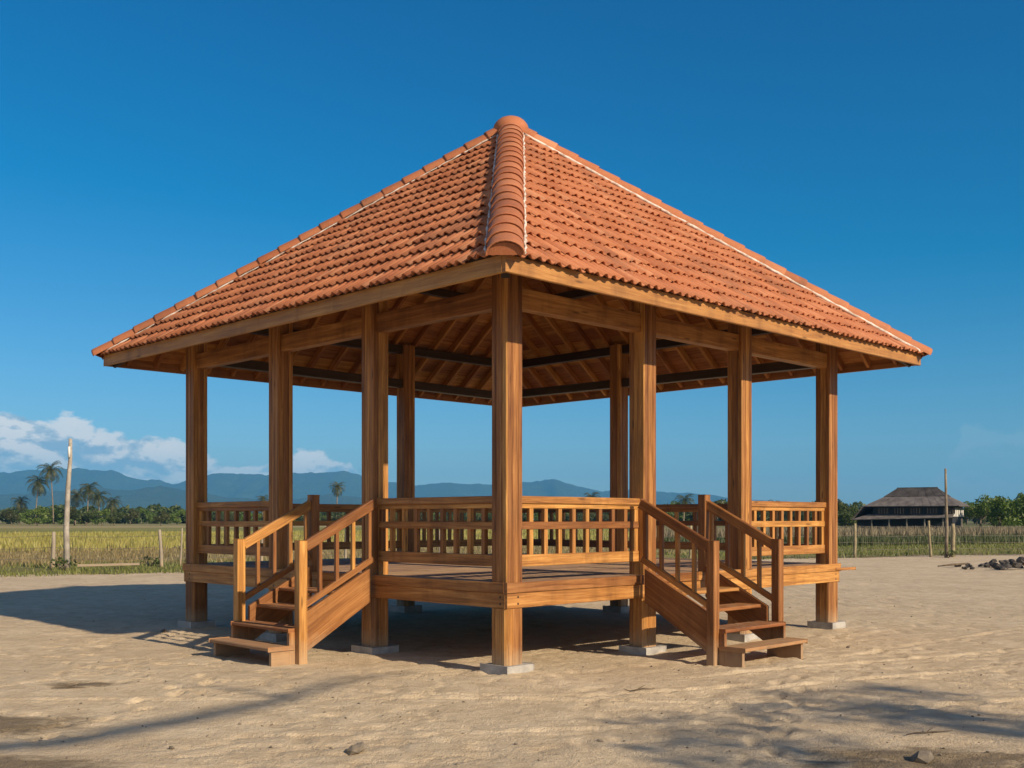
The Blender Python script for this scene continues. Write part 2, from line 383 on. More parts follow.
def prints(pts, gap=.34):
    for (ax, ay), (bx, by) in zip(pts[:-1], pts[1:]):
        l = math.hypot(bx - ax, by - ay); n = int(l / gap); ux, uy = (bx - ax) / l, (by - ay) / l
        for i in range(n):
            s_ = .09 if i % 2 else -.09; fx, fy = ax + ux * i * gap - uy * s_ + random.uniform(-.03, .03), ay + uy * i * gap + ux * s_ + random.uniform(-.03, .03)
            m_ = (abs(X - fx) < .4) & (abs(Y - fy) < .4); dx, dy = X[m_] - fx, Y[m_] - fy
            u = (dx * ux + dy * uy) / .13; w = (-dx * uy + dy * ux) / .052; q = u * u + w * w
            H[m_] += -.024 * np.exp(-q * q * .9) + .009 * np.exp(-(np.sqrt(q) - 1.5) ** 2 * 4)
prints([(1.2, 5.6), (2.0, 8.0), (2.7, 10.3)]); prints([(-3.6, 6.0), (-3.0, 8.4), (-2.8, 10.6)]); prints([(3.0, 10.4), (5.0, 9.2), (9, 9.6)]); prints([(-3.2, 10.8), (-4.6, 11.6), (-8, 12.2)])
# calm the sand where the pavilion's feet stand
CX, CY = None, None
TH = .793; Rd = Vector((math.sin(TH), math.cos(TH), 0)); Ld = Vector((-math.cos(TH), math.sin(TH), 0)); HS = 3.05
near = Vector((-.048, 10.332, 0)); C0 = near + (Rd + Ld) * HS
dl = np.maximum(abs((X - C0.x) * Rd.x + (Y - C0.y) * Rd.y), abs((X - C0.x) * Ld.x + (Y - C0.y) * Ld.y))
H = H * np.where(dl < 3.4, .75, 1)
for qx, qy in ((-3.05, -3.05), (-3.05, -.96), (-3.05, .94), (-3.05, 3.05), (-.96, -3.05), (.94, -3.05), (3.05, -3.05)):
    wx, wy = C0.x + Rd.x * qx + Ld.x * qy, C0.y + Rd.y * qx + Ld.y * qy
    m_ = (abs(X - wx) < .7) & (abs(Y - wy) < .7); ax_ = (X[m_] - wx) * Rd.x + (Y[m_] - wy) * Rd.y; bx_ = (X[m_] - wx) * Ld.x + (Y[m_] - wy) * Ld.y
    q = np.maximum(np.maximum(abs(ax_), abs(bx_)) - .17, 0); H[m_] += .030 * np.exp(-(q / .11) ** 2) * vnoise(X[m_] * 5 + 3, Y[m_] * 5, 44)
ny, nx = X.shape
idx = np.arange(nx * ny).reshape(ny, nx)
Fq = np.stack([idx[:-1, :-1], idx[:-1, 1:], idx[1:, 1:], idx[1:, :-1]], -1).reshape(-1, 4)
GZ = -.09        # the sand lies this far below the post bottoms, the footings stand proud of it
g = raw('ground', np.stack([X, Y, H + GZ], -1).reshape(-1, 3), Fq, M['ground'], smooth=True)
tag(g, kind='structure')
def gz(x, y): return float(sand_h(np.array([x]), np.array([y]))[0]) * .9

# ---------------------------------------------------------------- PAVILION
gaz = empty('pavilion', C0, math.atan2(Rd.y, Rd.x))
tag(gaz, 'raised square wooden pavilion with terracotta tile roof standing on the sand', 'pavilion')
T1, T2, T3 = -HS + 2.09, -HS + 3.99, HS
def groove_poly(w, cx=0, cy=0, g=.007, ch=.012):
    """square section with two grooves on every side and chamfered corners"""
    h = w / 2; out = []
    for k in range(4):
        ca, sa = (1, 0, -1, 0)[k], (0, 1, 0, -1)[k]
        side = [(h, -h + ch)]
        for t in (-w / 5.2, w / 5.2): side += [(h, t - .008), (h - g, t - .003), (h - g, t + .003), (h, t + .008)]
        side += [(h, h - ch)]
        out += [(cx + x * ca - y * sa, cy + x * sa + y * ca) for x, y in side]
    return out
posts = [(-HS, -HS), (-HS, T1), (-HS, T2), (-HS, HS), (T1, -HS), (T2, -HS), (HS, -HS), (HS, .62), (.62, HS), (HS, HS)]
for (x, y) in posts:
    b = MB(); b.prism(groove_poly(.218), .002, 4.19); b.prism(groove_poly(.238, 0, 0, .006, .035), .0, .54)
    o = b.build('post', M['wood'], gaz); o.location = (x, y, 0)
    c = MB(); c.box(-.182, .182, -.182, .182, -.17, -.001)
    f = c.build('footing', M['concrete'], o, .008)
# deck
ED = HS + .095
b = MB(); w = .145; y = -ED + .004
while y < ED - .02:
    # planks break at random butt joints
    cuts = [-ED] + sorted(random.sample([-2.2, -1.1, 0, 1.1, 2.2], 2)) + [ED]
    for a0, a1 in zip(cuts[:-1], cuts[1:]): b.box(a0 + .002, a1 - .002, y, min(y + w - .006, ED), .752, .787)
    y += w
deck = b.build('deck', M['deckwood'], gaz, .003)
def sides():
    for k in range(4): yield k, Matrix.Rotation(k * math.pi / 2, 3, 'Z')
for k, rot in sides():     # side 0 is the right-hand face (outward -y)
    for z0, z1, off, nm in ((.692, .790, .042, 'rim_board'), (.545, .690, .026, 'rim_beam')):
        b = MB(); c = -ED - off / 2
        long = ED + off + (0.0 if k % 2 == 0 else 0); sh = off if k % 2 else 0
        cuts = [-ED - (off if k % 2 == 0 else 0), random.uniform(-.6, .9), ED + (off if k % 2 == 0 else 0)]
        for a0, a1 in zip(cuts[:-1], cuts[1:]):
            b.beam(rot @ Vector((a0 + .001, c, (z0 + z1) / 2)), rot @ Vector((a1 - .001, c, (z0 + z1) / 2)), off - .001, z1 - z0)
        rb = b.build(nm, M['wood'], gaz, .004)
        if nm == 'rim_beam':
            for xx in ({0: [-HS, T1, T2, HS], 3: [-HS, -T2, -T1, HS]}.get(k, [-HS, .0, HS])):
                for zz in (.585, .65):
                    q = rot @ Vector((xx + .03, -ED - off + .004, zz)); o_ = rot @ Vector((0, -1, 0)); bb = MB(); bb.tube([q - o_ * .004, q + o_ * .006], [.012, .011], 8); bb.build('bolt', M['darkwood'], rb)
b = MB()
for i in range(9):
    t = -2.8 + i * .7; b.box(t - .03, t + .03, -ED + .01, ED - .01, .60, .750)
b.build('joists', M['wood'], deck)
b = MB(); b.beam((HS + .0, -ED - .02, .715), (HS + .48, -ED - .055, .715), .05, .035); b.build('joist_end', M['wood'], gaz, .004)

# railings between two points
def railing(p, q, n, stile_l=True):
    """p,q: local xy at post centres along one face"""
    p, q = Vector((p[0], p[1], 0)), Vector((q[0], q[1], 0)); t = (q - p).normalized(); p += t * .108; q -= t * .108
    Ln = (q - p).length; Z = lambda v, z: Vector((v.x, v.y, z))
    b = MB(); b.beam(Z(p, 1.588), Z(q, 1.588), .105, .072); rail = b.build('railing', M['wood'], gaz, .006)
    for nm, z0, z1, wd in (('upper_rail', 1.505, 1.551, .062), ('mid_rail', 1.298, 1.372, .066), ('bottom_rail', .935, 1.050, .066)):
        b = MB(); b.beam(Z(p, (z0 + z1) / 2), Z(q, (z0 + z1) / 2), wd, z1 - z0); b.build(nm, M['wood'], rail, .004)
    for i in range(n + 2):
        if i in (0, n + 1): c = p + t * (.031 if i == 0 else Ln - .031); wd = .058
        else: c = p + t * (Ln * i / (n + 1)); wd = .052
        b = MB(); b.beam(Z(c, 1.048), Z(c, 1.507), .046, wd, t); b.build('baluster', M['wood'], rail, .003)
railing((-HS, -HS), (-HS, T1), 8); railing((-HS, T2), (-HS, HS), 7)
railing((-HS, -HS), (T1, -HS), 8); railing((T2, -HS), (HS, -HS), 8)
railing((HS, -HS), (HS, .62), 9); railing((HS, .62), (HS, HS), 7)
railing((.62, HS), (HS, HS), 7); railing((-HS, HS), (.62, HS), 9)

# stairs; P(t, d, z): t along the face from the near corner, d outward from the post line
def stairs(P, tdir, odir, lo, hi):
    base = .12
    zt = lambda d: .87 - (d - .17) * .52
    b = MB()
    for t in (lo - .02, hi - .02):
        # concave outline split into convex slabs
        A = [(.175, .50), (.99, .03), (.99, zt(.99)), (.175, .865)]
        B = [(.99, -.13), (1.20, -.13), (1.20, .243), (.99, .243)]
        Cc = [(1.20, -.13), (1.41, -.13), (1.41, .073), (1.20, .073)]
        v = random.random()
        for pg in (A, B, Cc):
            b.slab([P(t, d, z) for d, z in pg], tdir, .042); b.var[-(len(pg) + 2):] = [v] * (len(pg) + 2)
    st = b.build('staircase', M['wood'], gaz, .003)
    for i, (d0, d1) in enumerate(((1.15, 1.45), (.87, 1.20), (.59, .91), (.31, .63))):
        z = (.105, .275, .455, .625)[i]; b = MB()
        over = (.035, .012, -.024, -.024)[i]
        b.beam(P((lo + hi) / 2, (d0 + d1) / 2, z - .018), P((lo + hi) / 2, (d0 + d1) / 2, z - .018) + tdir * .0001, .001, .001)
        b = MB(); c0 = P(lo - over, (d0 + d1) / 2, z - .016); c1 = P(hi + over, (d0 + d1) / 2, z - .016)
        b.beam(c0, c1, d1 - d0, .034)
        tr = b.build('tread', M['tread'], st, .007)
    for nm_, tt in (('near', lo), ('far', hi)):
        sgn = -1 if nm_ == 'near' else 1
        b = MB(); a = P(tt + sgn * .05, 1.08, -.14); c = P(tt + sgn * .05, 1.08, 1.180); b.beam(a, c, .098, .098, odir)
        b.build('newel_post', M['wood'], st, .006)
        if nm_ == 'far':
            b = MB(); b.beam(P(tt + .05, .11, .79), P(tt + .05, .11, 1.68), .105, .105, odir)
            b.build('newel_post', M['wood'], st, .006)
        d0 = .175
        b = MB(); b.beam(P(tt + sgn * .05, d0 - .02, 1.565), P(tt + sgn * .05, 1.035, 1.115), .058, .105); b.build('handrail', M['wood'], st, .006)
        b = MB(); b.beam(P(tt + sgn * .05, d0, .965), P(tt + sgn * .05, 1.031, .520), .048, .062); b.build('lower_rail', M['wood'], st, .004)
        for d in (.215, .43, .64, .85):
            b = MB()
            b.beam(P(tt + sgn * .05, d, .965 - (d - d0) * .52), P(tt + sgn * .05, d, 1.535 - (d - d0) * .51), .04, .04, odir); b.build('baluster', M['wood'], st, .003)
    return st
PR = lambda t, d, z: Vector((-HS + t, -HS - d, z))
PL = lambda t, d, z: Vector((-HS - d, -HS + t, z))
st = stairs(PR, Vector((1, 0, 0)), Vector((0, -1, 0)), 1.92, 3.04)
st2 = stairs(PL, Vector((0, 1, 0)), Vector((-1, 0, 0)), 1.96, 3.07)

# ring beams, wall plates, rafters, roof
EV, ZE, MS = HS + .884, 3.640, .779
for k, rot in sides():
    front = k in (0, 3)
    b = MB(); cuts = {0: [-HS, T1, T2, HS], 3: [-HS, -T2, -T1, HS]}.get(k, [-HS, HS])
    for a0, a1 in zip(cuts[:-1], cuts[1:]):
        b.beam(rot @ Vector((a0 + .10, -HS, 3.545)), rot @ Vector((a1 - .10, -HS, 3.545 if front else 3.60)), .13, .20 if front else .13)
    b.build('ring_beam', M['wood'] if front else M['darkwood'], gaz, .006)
    b = MB(); b.beam(rot @ Vector((-HS + (.06 if k % 2 else -.10), -HS, 4.115)), rot @ Vector((HS - (.06 if k % 2 else -.10), -HS, 4.115)), .11, .13)
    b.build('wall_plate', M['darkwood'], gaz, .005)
# roof deck = soffit boards
nrm = []
b = MB()
for k, rot in sides():
    n = (rot @ Vector((0, -MS, 1))).normalized()
    d = 0.0; i = 0
    while d < EV - .03:
        d1 = min(d + .185, EV - .005); e0, e1 = EV - d, EV - d1
        pts = [rot @ Vector(p) for p in ((-e0, -EV + d + .002, ZE + MS * d), (e0, -EV + d + .002, ZE + MS * d), (e1, -EV + d1 - .003, ZE + MS * d1), (-e1, -EV + d1 - .003, ZE + MS * d1))]
        b.slab([p - n * .022 for p in pts], n, .020); d = d1
roof = b.build('roof', M['soffit'], gaz)
for k, rot in sides():
    nr = 19
    for i in range(nr):
        u = -EV + .30 + (2 * EV - .60) * i / (nr - 1); top = EV - abs(u)
        if top < .25: continue
        b = MB(); o = .092
        top -= .02
        b.beam(rot @ Vector((u, -EV + .025, ZE + MS * .025 - o)), rot @ Vector((u, -EV + top, ZE + MS * top - o)), .05, .10)
        b.build('rafter', M['soffit'], roof, .003)
    # hip rafter
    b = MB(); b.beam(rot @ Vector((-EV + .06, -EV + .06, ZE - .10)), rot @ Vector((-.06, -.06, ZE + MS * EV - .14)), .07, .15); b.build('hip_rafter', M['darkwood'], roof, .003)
    # purlin
    dd = 1.9; e = EV - dd
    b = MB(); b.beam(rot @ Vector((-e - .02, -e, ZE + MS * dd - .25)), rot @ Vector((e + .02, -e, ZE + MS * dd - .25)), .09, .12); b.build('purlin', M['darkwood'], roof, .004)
    b = MB(); sh = .02 if k % 2 == 0 else -.021
    b.beam(rot @ Vector((-EV - sh, -EV, 3.572)), rot @ Vector((EV + sh, -EV, 3.572)), .040, .150)
    fb = b.build('fascia_board', M['fascia'], roof, .004)
    # drip batten under the first row of tiles
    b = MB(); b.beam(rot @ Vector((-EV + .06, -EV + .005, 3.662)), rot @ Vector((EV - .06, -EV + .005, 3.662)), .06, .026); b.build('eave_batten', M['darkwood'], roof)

PITCH, ROWS = .126, 16
def tiles(k, rot):
    SUB = 9; sl = math.sqrt(1 + MS * MS); ncol = int(2 * (EV + .05) / PITCH) + 1; x00 = -ncol * PITCH / 2
    rowp = EV / ROWS; V = []; Fa = []; var = []
    n = Vector((0, -MS, 1)).normalized()
    for r in range(ROWS):
        d0 = r * rowp - .055; d1 = (r + 1) * rowp + .0
        for c in range(ncol):
            jv = RNG.uniform(-.010, .010) + (RNG.random() < .06) * RNG.uniform(-.02, .02); jl = RNG.uniform(-.004, .006); vv = float(np.clip(RNG.normal(.5, .27), 0, 1)); tw = RNG.uniform(-.006, .006)
            for s_ in range(SUB):
                q0, q1 = s_ / SUB, (s_ + 1) / SUB; u0, u1 = x00 + (c + q0) * PITCH, x00 + (c + q1) * PITCH
                lim = EV - .02 - max(abs(u0), abs(u1))
                a, bb = d0 + jv, min(d1, lim)
                if bb - a < .01: continue
                pr = lambda q: .030 * math.sin(math.pi * q / .62) if q < .62 else -.006 * math.sin(math.pi * (q - .62) / .38)
                p0, p1 = pr(q0), pr(q1)
                fr = (bb - a) / (d1 - d0)
                i0 = len(V)
                def pt(u, d, h): return rot @ (Vector((u, -EV + d, ZE + MS * d)) + n * h)
                la = .060 + jl; lb = .060 + jl - .042 * fr
                twa = tw * (q0 - .5), tw * (q1 - .5)
                V += [pt(u0, a + twa[0], p0 + la), pt(u1, a + twa[1], p1 + la), pt(u1, bb, p1 + lb), pt(u0, bb, p0 + lb),
                      pt(u0, a + .003, p0 + la - .018), pt(u1, a + .003, p1 + la - .018), pt(u1, a + .05, p1 + la - .020), pt(u0, a + .05, p0 + la - .020)]
                Fa += [(i0, i0 + 1, i0 + 2, i0 + 3), (i0 + 4, i0 + 5, i0 + 1, i0), (i0 + 7, i0 + 6, i0 + 5, i0 + 4)]; var += [vv, vv * .8, 0]
    return raw('tile_slope', [tuple(v) for v in V], Fa, M['tile'], roof, var)
for k, rot in sides(): tiles(k, rot)
# hips
APEX = Vector((0, 0, ZE + MS * EV))
for k, rot in sides():
    p0 = rot @ Vector((-EV - .055, -EV - .055, ZE - MS * .05)); t = (APEX - p0).normalized(); Ln = (APEX - p0).length
    sd = t.cross(Vector((0, 0, 1))).normalized(); n = sd.cross(t)
    NC = 20; step = Ln / NC; seg = 12
    V = []; Fa = []; var = []
    for i in range(NC):
        vv = float(np.clip(RNG.normal(.5, .17), 0, 1)); jx = RNG.uniform(-.006, .006)
        rings = [(-.020, .165, .012), (.006, .167, .013), (step * .5, .161, .009), (step + .02, .156, .002)]
        i0 = len(V)
        for (dd, r, lf) in rings:
            c = p0 + t * (i * step + dd) + n * (.018 + lf) + sd * jx
            for q in range(seg + 1):
                a = math.pi * (q / seg) * 1.06 - .03 * math.pi
                V.append(c + sd * (math.cos(a) * r) + n * (math.sin(a) * r * .72))
        c = p0 + t * (i * step - .016) + n * .031 + sd * jx
        for q in range(seg + 1):
            a = math.pi * (q / seg) * 1.06 - .03 * math.pi; V.append(c + sd * (math.cos(a) * .150) + n * (math.sin(a) * .150 * .72))
        for g_ in range(3):
            for q in range(seg):
                a = i0 + g_ * (seg + 1) + q; Fa.append((a, a + 1, a + seg + 2, a + seg + 1)[::-1]); var.append(vv)
        for q in range(seg):
            a = i0 + q; e = i0 + 4 * (seg + 1) + q; Fa.append((a, a + 1, e + 1, e)); var.append(vv * .6)
    o = raw('hip_cap_row', [tuple(v) for v in V], Fa, M['tile'], roof, var, smooth=False)
    o.data.polygons.foreach_set('use_smooth', [j % (4 * seg) < 3 * seg for j in range(len(Fa))])
    # mortar bed: one bead each side and a plug at the eave
    for s2 in (-1, 1):
        pts = []; rad = []
        nn = 90
        side_n = (rot @ Vector((-MS, 0, 1))).normalized() if s2 == (1 if True else 0) else None
        for j in range(nn):
            f = j / (nn - 1); off = .170 + random.uniform(-.008, .008)
            q = p0 + t * (.14 + f * (Ln - .36)) + sd * (s2 * off); ql = C = rot.inverted() @ q
            zz = ZE + MS * (EV - max(abs(q.x), abs(q.y))) + .094
            pts.append(Vector((q.x, q.y, zz + random.uniform(-.004, .004)))); rad.append(random.uniform(*{1: (.016, .026), 3: (.006, .013)}.get(k, (.010, .020))))
        b = MB(); b.tube(pts, rad, 6); b.build('mortar_bed', M['mortar'], roof)
    b = MB(); half = [p0 + t * .015 + n * .02 + sd * (math.cos(math.pi * q / 12) * .152) + n * (math.sin(math.pi * q / 12) * .108) for q in range(13)]
    b.slab(half, -t, .012); b.build('hip_plug', M['tile'], roof)
# apex cap
b = MB(); prof = [(.0, .235), (.02, .245), (.04, .247), (.10, .235), (.15, .20), (.19, .15), (.215, .09), (.225, .02)]
zb = APEX.z - .03
b.tube([(0, 0, zb - .03)] + [(0, 0, zb + h) for h, r in prof], [.235] + [r for h, r in prof], 24, .55); b.build('apex_cap', M['tile'], roof)

# ---------------------------------------------------------------- loose things on the sand
def rock_mesh(seed, r=(1, 1, .6), n=2):
    import bmesh
    bm = bmesh.new(); bmesh.ops.create_icosphere(bm, subdivisions=n, radius=1); rg = random.Random(seed)
    offs = [Vector((rg.uniform(-1, 1), rg.uniform(-1, 1), rg.uniform(-1, 1))).normalized() for _ in range(9)]
    for v in bm.verts:
        k = 1.0
        for o in offs:
            dd = v.co.normalized().dot(o)
            if dd > .62: k = min(k, .62 / dd * 1.08)
        v.co = Vector((v.co.x * k * r[0], v.co.y * k * r[1], v.co.z * k * r[2])) * (1 + rg.uniform(-.04, .04))
    me = bpy.data.meshes.new('rock'); bm.to_mesh(me); bm.free(); return me
RK = [rock_mesh(i, (1, random.uniform(.6, .9), random.uniform(.32, .55)), 1) for i in range(6)]
for me in RK: me.materials.append(M['rock'])
def put(me, name, loc, s, label, cat, group=None):
    o = bpy.data.objects.new(name, me); COL.objects.link(o); o.location = loc; o.scale = (s,) * 3
    o.rotation_euler = (random.uniform(-.4, .4), random.uniform(-.4, .4), random.uniform(0, 6.28)); tag(o, label, cat, group); return o
heap = []
for i in range(95):
    px = random.choice((random.uniform(962, 1080), random.uniform(985, 1060))); d = random.uniform(31.0, 34.5)
    k = max(0, 1 - abs(px - 1020) / 60)
    s = random.uniform(.09, .21) * (.55 + .6 * k)
    put(random.choice(RK), 'clod', (gx(px, d), d, s * .25 + (k > .35) * random.choice((0, .08, .15)) * k), s, 'dark lump in the low rubble heap at the right edge of the sand', 'rubble', 'dark lumps of the rubble heap')
for (px, d, s, lb) in ((958, 33.3, .16, 'dark flat lump at the left tip of the rubble heap'),):
    put(RK[0], 'clod', (gx(px, d), d, .03), s, lb, 'rubble')
b = MB(); b.tube([(gx(938, 32.6), 32.6, .05), (gx(953, 32.8), 32.8, .09), (gx(968, 33.4), 33.4, .10)], [.02, .035, .03], 6)
tag(b.build('stick', M['twig']), 'thin dark stick poking out left of the rubble heap', 'stick')
PB = [rock_mesh(20 + i, (1, .75, .5), 1) for i in range(4)]
for me in PB: me.materials.append(M['pebble'])
M['pebble'].diffuse_color = (.2, .17, .13, 1)
def gd(py): return (CAMZ - GZ) * F / (py - HOR)
for (px, py, s, lb) in ((355, 752, .085, 'flat pale stone in the foreground sand, left of centre'), (164, 632, .07, 'small pale block standing in the roof shadow left of the stairs'),
                        (921, 760, .10, 'largest stone at the bottom edge, right of centre'), (172, 748, .035, 'tiny stone near the dark earth at bottom left'),
                        (600, 742, .03, 'tiny stone at the bottom centre of the sand'), (848, 648, .035, 'small stone on open sand right of the right stairs')):
    d = gd(py); put(random.choice(PB), 'stone', (gx(px, d), d, gz(gx(px, d), d) + s * .25), s, lb, 'stone')
for i in range(280):
    py = 575 + 190 * random.random() ** .9; d = gd(py); px = random.uniform(-20, 1044); x = gx(px, d)
    lx = (Vector((x, d, 0)) - C0); 
    if max(abs(lx.dot(Rd)), abs(lx.dot(Ld))) < 3.3: continue
    s = random.uniform(.006, .019)
    put(random.choice(PB), 'pebble', (x, d, gz(x, d) + s * .3), s, 'tiny pebble scattered on the sand', 'pebble', 'pebbles scattered on the sand')
# twigs
for i, (px, py, ln, a, lb) in enumerate(((640, 690, .28, .1, 'dry twig lying in front of the right stairs'), (930, 735, .4, .3, 'dry twig near the bottom right dark earth'), (70, 690, .3, .2, 'dry twig on the sand at far left'))):
    d = gd(py); x = gx(px, d); b = MB(); pts = []
    for j in range(6):
        f = j / 5 - .5; q = (x + math.cos(a) * ln * f + random.uniform(-.01, .01), d + math.sin(a) * ln * f + random.uniform(-.02, .02)); pts.append((q[0], q[1], gz(*q) + .012))
    b.tube(pts, [.003, .005, .006, .006, .004, .002], 5)
    b.tube([pts[2], (pts[2][0] + .09, pts[2][1] + .08, pts[2][2] + .03)], [.005, .002], 4)
    tag(b.build('twig', M['twig']), lb, 'twig')

# ---------------------------------------------------------------- blades
def blades(n, xf, yf, h, w, bend=.35, zf=None):
    """n thin bent blades: two quads each"""
    x = xf(n); y = yf(n, x) if yf.__code__.co_argcount == 2 else yf(n); hh = h[0] + (h[1] - h[0]) * RNG.random(n); a = RNG.random(n) * 6.283; ww = w * (.6 + .8 * RNG.random(n))
    bx, by = np.cos(a) * hh * bend * RNG.random(n), np.sin(a) * hh * bend * RNG.random(n); p = RNG.random(n) * 6.283
    cx, cy = np.cos(p) * ww, np.sin(p) * ww; z = np.zeros(n) - .03
    V = np.stack([np.stack([x - cx, y - cy, z], -1), np.stack([x + cx, y + cy, z], -1),
                  np.stack([x + bx * .35 + cx * .8, y + by * .35 + cy * .8, z + hh * .55], -1), np.stack([x + bx * .35 - cx * .8, y + by * .35 - cy * .8, z + hh * .55], -1),
                  np.stack([x + bx + cx * .15, y + by + cy * .15, z + hh], -1), np.stack([x + bx - cx * .15, y + by - cy * .15, z + hh], -1)], 1).reshape(-1, 3)
    i = np.arange(n)[:, None] * 6
    Fq = np.concatenate([i + np.array([[0, 1, 2, 3]]), i + np.array([[3, 2, 4, 5]])], 1).reshape(-1, 4)
    return V, Fq, np.repeat(RNG.random(n), 2)
def yb(x): return 34.3 + .5 * x
def U(a, b): return lambda n: RNG.uniform(a, b, n)
def scatter(name, label, cat, m, n, x0, x1, d0, d1, h, w, power=1, bend=.35, clump=0):
    x = RNG.uniform(x0, x1, n); o = d0 + (d1 - d0) * RNG.random(n) ** power
    if clump:
        k = fbm(x * .35, (yb(x) + o) * .35, 3, 77); keep = k > RNG.uniform(-.25, .12, n); x, o = x[keep], o[keep]
    y = yb(x) + o
    V, Fq, va = blades(len(x), lambda n_: x, lambda n_: y, h, w, bend)
    ob = raw(name, V, Fq, m, None, va); tag(ob, label, cat, kind='stuff'); return ob
scatter('grass', 'short dry green grass along the edge of the sand', 'grass', M['grass'], 26000, -34, 4, -.3, 9, (.04, .16), .014, 1.3, .5, 1)
scatter('field_grass', 'rough brown and yellow grass between the fence and the ripe field', 'grass', M['stubble'], 30000, -40, 8, 7, 30, (.06, .22), .02, 1.2, .5, 1)
scatter('rice', 'ripe golden rice field on the left', 'rice', M['rice'], 34000, -75, 12, 24, 95, (.22, .40), .03, 1.1)
scatter('meadow_grass', 'short green grass behind the fence on the right', 'grass', M['grass'], 16000, 6, 36, .2, 16, (.05, .2), .02, 1.1, .5, 1)
scatter('reeds', 'tall dark green reeds in front of the old house', 'reeds', M['reed'], 26000, 8, 60, 14, 26, (.25, .55), .03)
scatter('dry_reeds', 'pale dry reed tops behind the green reeds', 'reeds', M['reedtop'], 14000, 8, 62, 24, 34, (.65, 1.02), .03)

# ---------------------------------------------------------------- fences, poles
def crooked(b, p, h, r, lean=(0, 0), seg=7):
    pts = [(p[0] + lean[0] * f + random.uniform(-.012, .012), p[1] + lean[1] * f, p[2] - .2 + (h + .2) * f) for f in (0, .25, .5, .75, 1)]
    b.tube(pts, [r * 1.1, r, r * .95, r * .95, r * .8], seg); return pts
def fence(name, label, pts, h, wires, mesh=False, pm=M['greywood']):
    base = Vector((pts[0][0], pts[0][1], 0)); root = empty(name, base); tag(root, label, 'fence'); tops = []
    for i, (x, y, hh, r, ln) in enumerate(pts):
        b = MB(); q = crooked(b, (x - base.x, y - base.y, 0), hh, r, (ln, 0)); b.build('fence_post', pm, root); tops.append(q)
    for wz in wires:
        b = MB()
        for i in range(len(pts) - 1):
            (x0, y0), (x1, y1) = pts[i][:2], pts[i + 1][:2]
            b.tube([(x0 - base.x + (x1 - x0) * f, y0 - base.y + (y1 - y0) * f, wz - .05 * math.sin(math.pi * f)) for f in (0, .25, .5, .75, 1)], .006, 4, cap=False)
        b.build('wire', M['wire'], root)
    if mesh:
        b = MB()
        for i in range(len(pts) - 1):
            (x0, y0), (x1, y1) = pts[i][:2], pts[i + 1][:2]; n = int(math.hypot(x1 - x0, y1 - y0) / .22)
            for j in range(n):
                f = (j + .5) / n; X_, Y_ = x0 - base.x + (x1 - x0) * f, y0 - base.y + (y1 - y0) * f
                b.tube([(X_, Y_, .02), (X_ + random.uniform(-.03, .03), Y_, wires[-1] - .04)], .004, 3, cap=False)
        b.build('wire_mesh', M['wire'], root)
    return root
fl = []
for px, d, h, r, ln in ((-150, 31.5, 1.1, .05, .02), (-60, 32.2, 1.1, .05, -.03), (52, 32.6, 1.10, .065, .06), (162, 33.0, 1.16, .055, -.07), (180, 34, 1.2, .03, .08), (262, 34.6, 1.1, .05, 0), (345, 35.4, 1.1, .05, .05), (440, 36.3, 1.1, .05, 0), (520, 37, 1.1, .05, 0)):
    fl.append((gx(px, d), d, h, r, ln))
fence('wire_fence', 'low wire fence on crooked posts in front of the golden field', fl, 1.1, (.3, .62, .98))
fr = []
for px, d, h, r, ln in ((600, 38.5, 1.2, .05, 0), (690, 39.4, 1.25, .055, .03), (775, 40.3, 1.25, .055, 0), (855, 41.2, 1.32, .06, .0), (931, 42, 1.42, .055, -.10), (953, 42.1, 1.30, .085, 0), (1065, 43.2, 1.3, .07, 0), (1160, 44.2, 1.3, .07, 0)):
    fr.append((gx(px, d), d, h, r, ln))
fence('wire_fence', 'wire mesh fence between the sand and the reeds on the right', fr, 1.25, (.08, .34, .6, .86, 1.22), True, M['fpost'])
d = 31.6; b = MB(); x = gx(67, d)
b.tube([(x, d, -.3), (x - .02, d, 1.2), (x + .03, d, 2.4), (x + .10, d, 3.3), (x + .10, d, 3.86)], [.10, .08, .068, .055, .05], 10)
pl = b.build('utility_pole', M['pole']); tag(pl, 'pale weathered pole standing at the left fence beside the palms', 'pole')
b = MB(); b.tube([(x + .10, d - .09, 3.3), (x + .10, d - .09, 3.62)], .035, 6); b.build('insulator', M['white'], pl)
d = 41.4; x = gx(946, d); b = MB()
b.tube([(x, d, -.3), (x + .03, d, 1.2), (x, d, 2.3), (x - .02, d, 3.44)], [.07, .062, .05, .04], 9)
tag(b.build('utility_pole', M['bark']), 'dark bare pole standing at the right fence before the old house', 'pole')

# ---------------------------------------------------------------- trees
def leafcloud(centres, per, size, seed):
    rg = np.random.default_rng(seed); V = []; va = []
    for (c, r) in centres:
        n = int(per * r * r)
        dr = rg.normal(size=(n, 3)); dr /= np.linalg.norm(dr, axis=1)[:, None]; rad = r * (.45 + .6 * rg.random(n))[:, None]
        p = np.array(c) + dr * rad * np.array([1, 1, .8])
        a = rg.normal(size=(n, 3)); a /= np.linalg.norm(a, axis=1)[:, None]; bb = np.cross(a, rg.normal(size=(n, 3))); bb /= np.linalg.norm(bb, axis=1)[:, None]
        s = size * (.6 + .8 * rg.random(n))[:, None]
        V.append(np.stack([p - a * s, p + bb * s * .45, p + a * s, p - bb * s * .45], 1)); va.append(rg.random(n) * .5 + .5 * rg.random())
    V = np.concatenate(V).reshape(-1, 3); n = len(V) // 4
    return V, np.arange(n * 4).reshape(n, 4), np.concatenate(va)
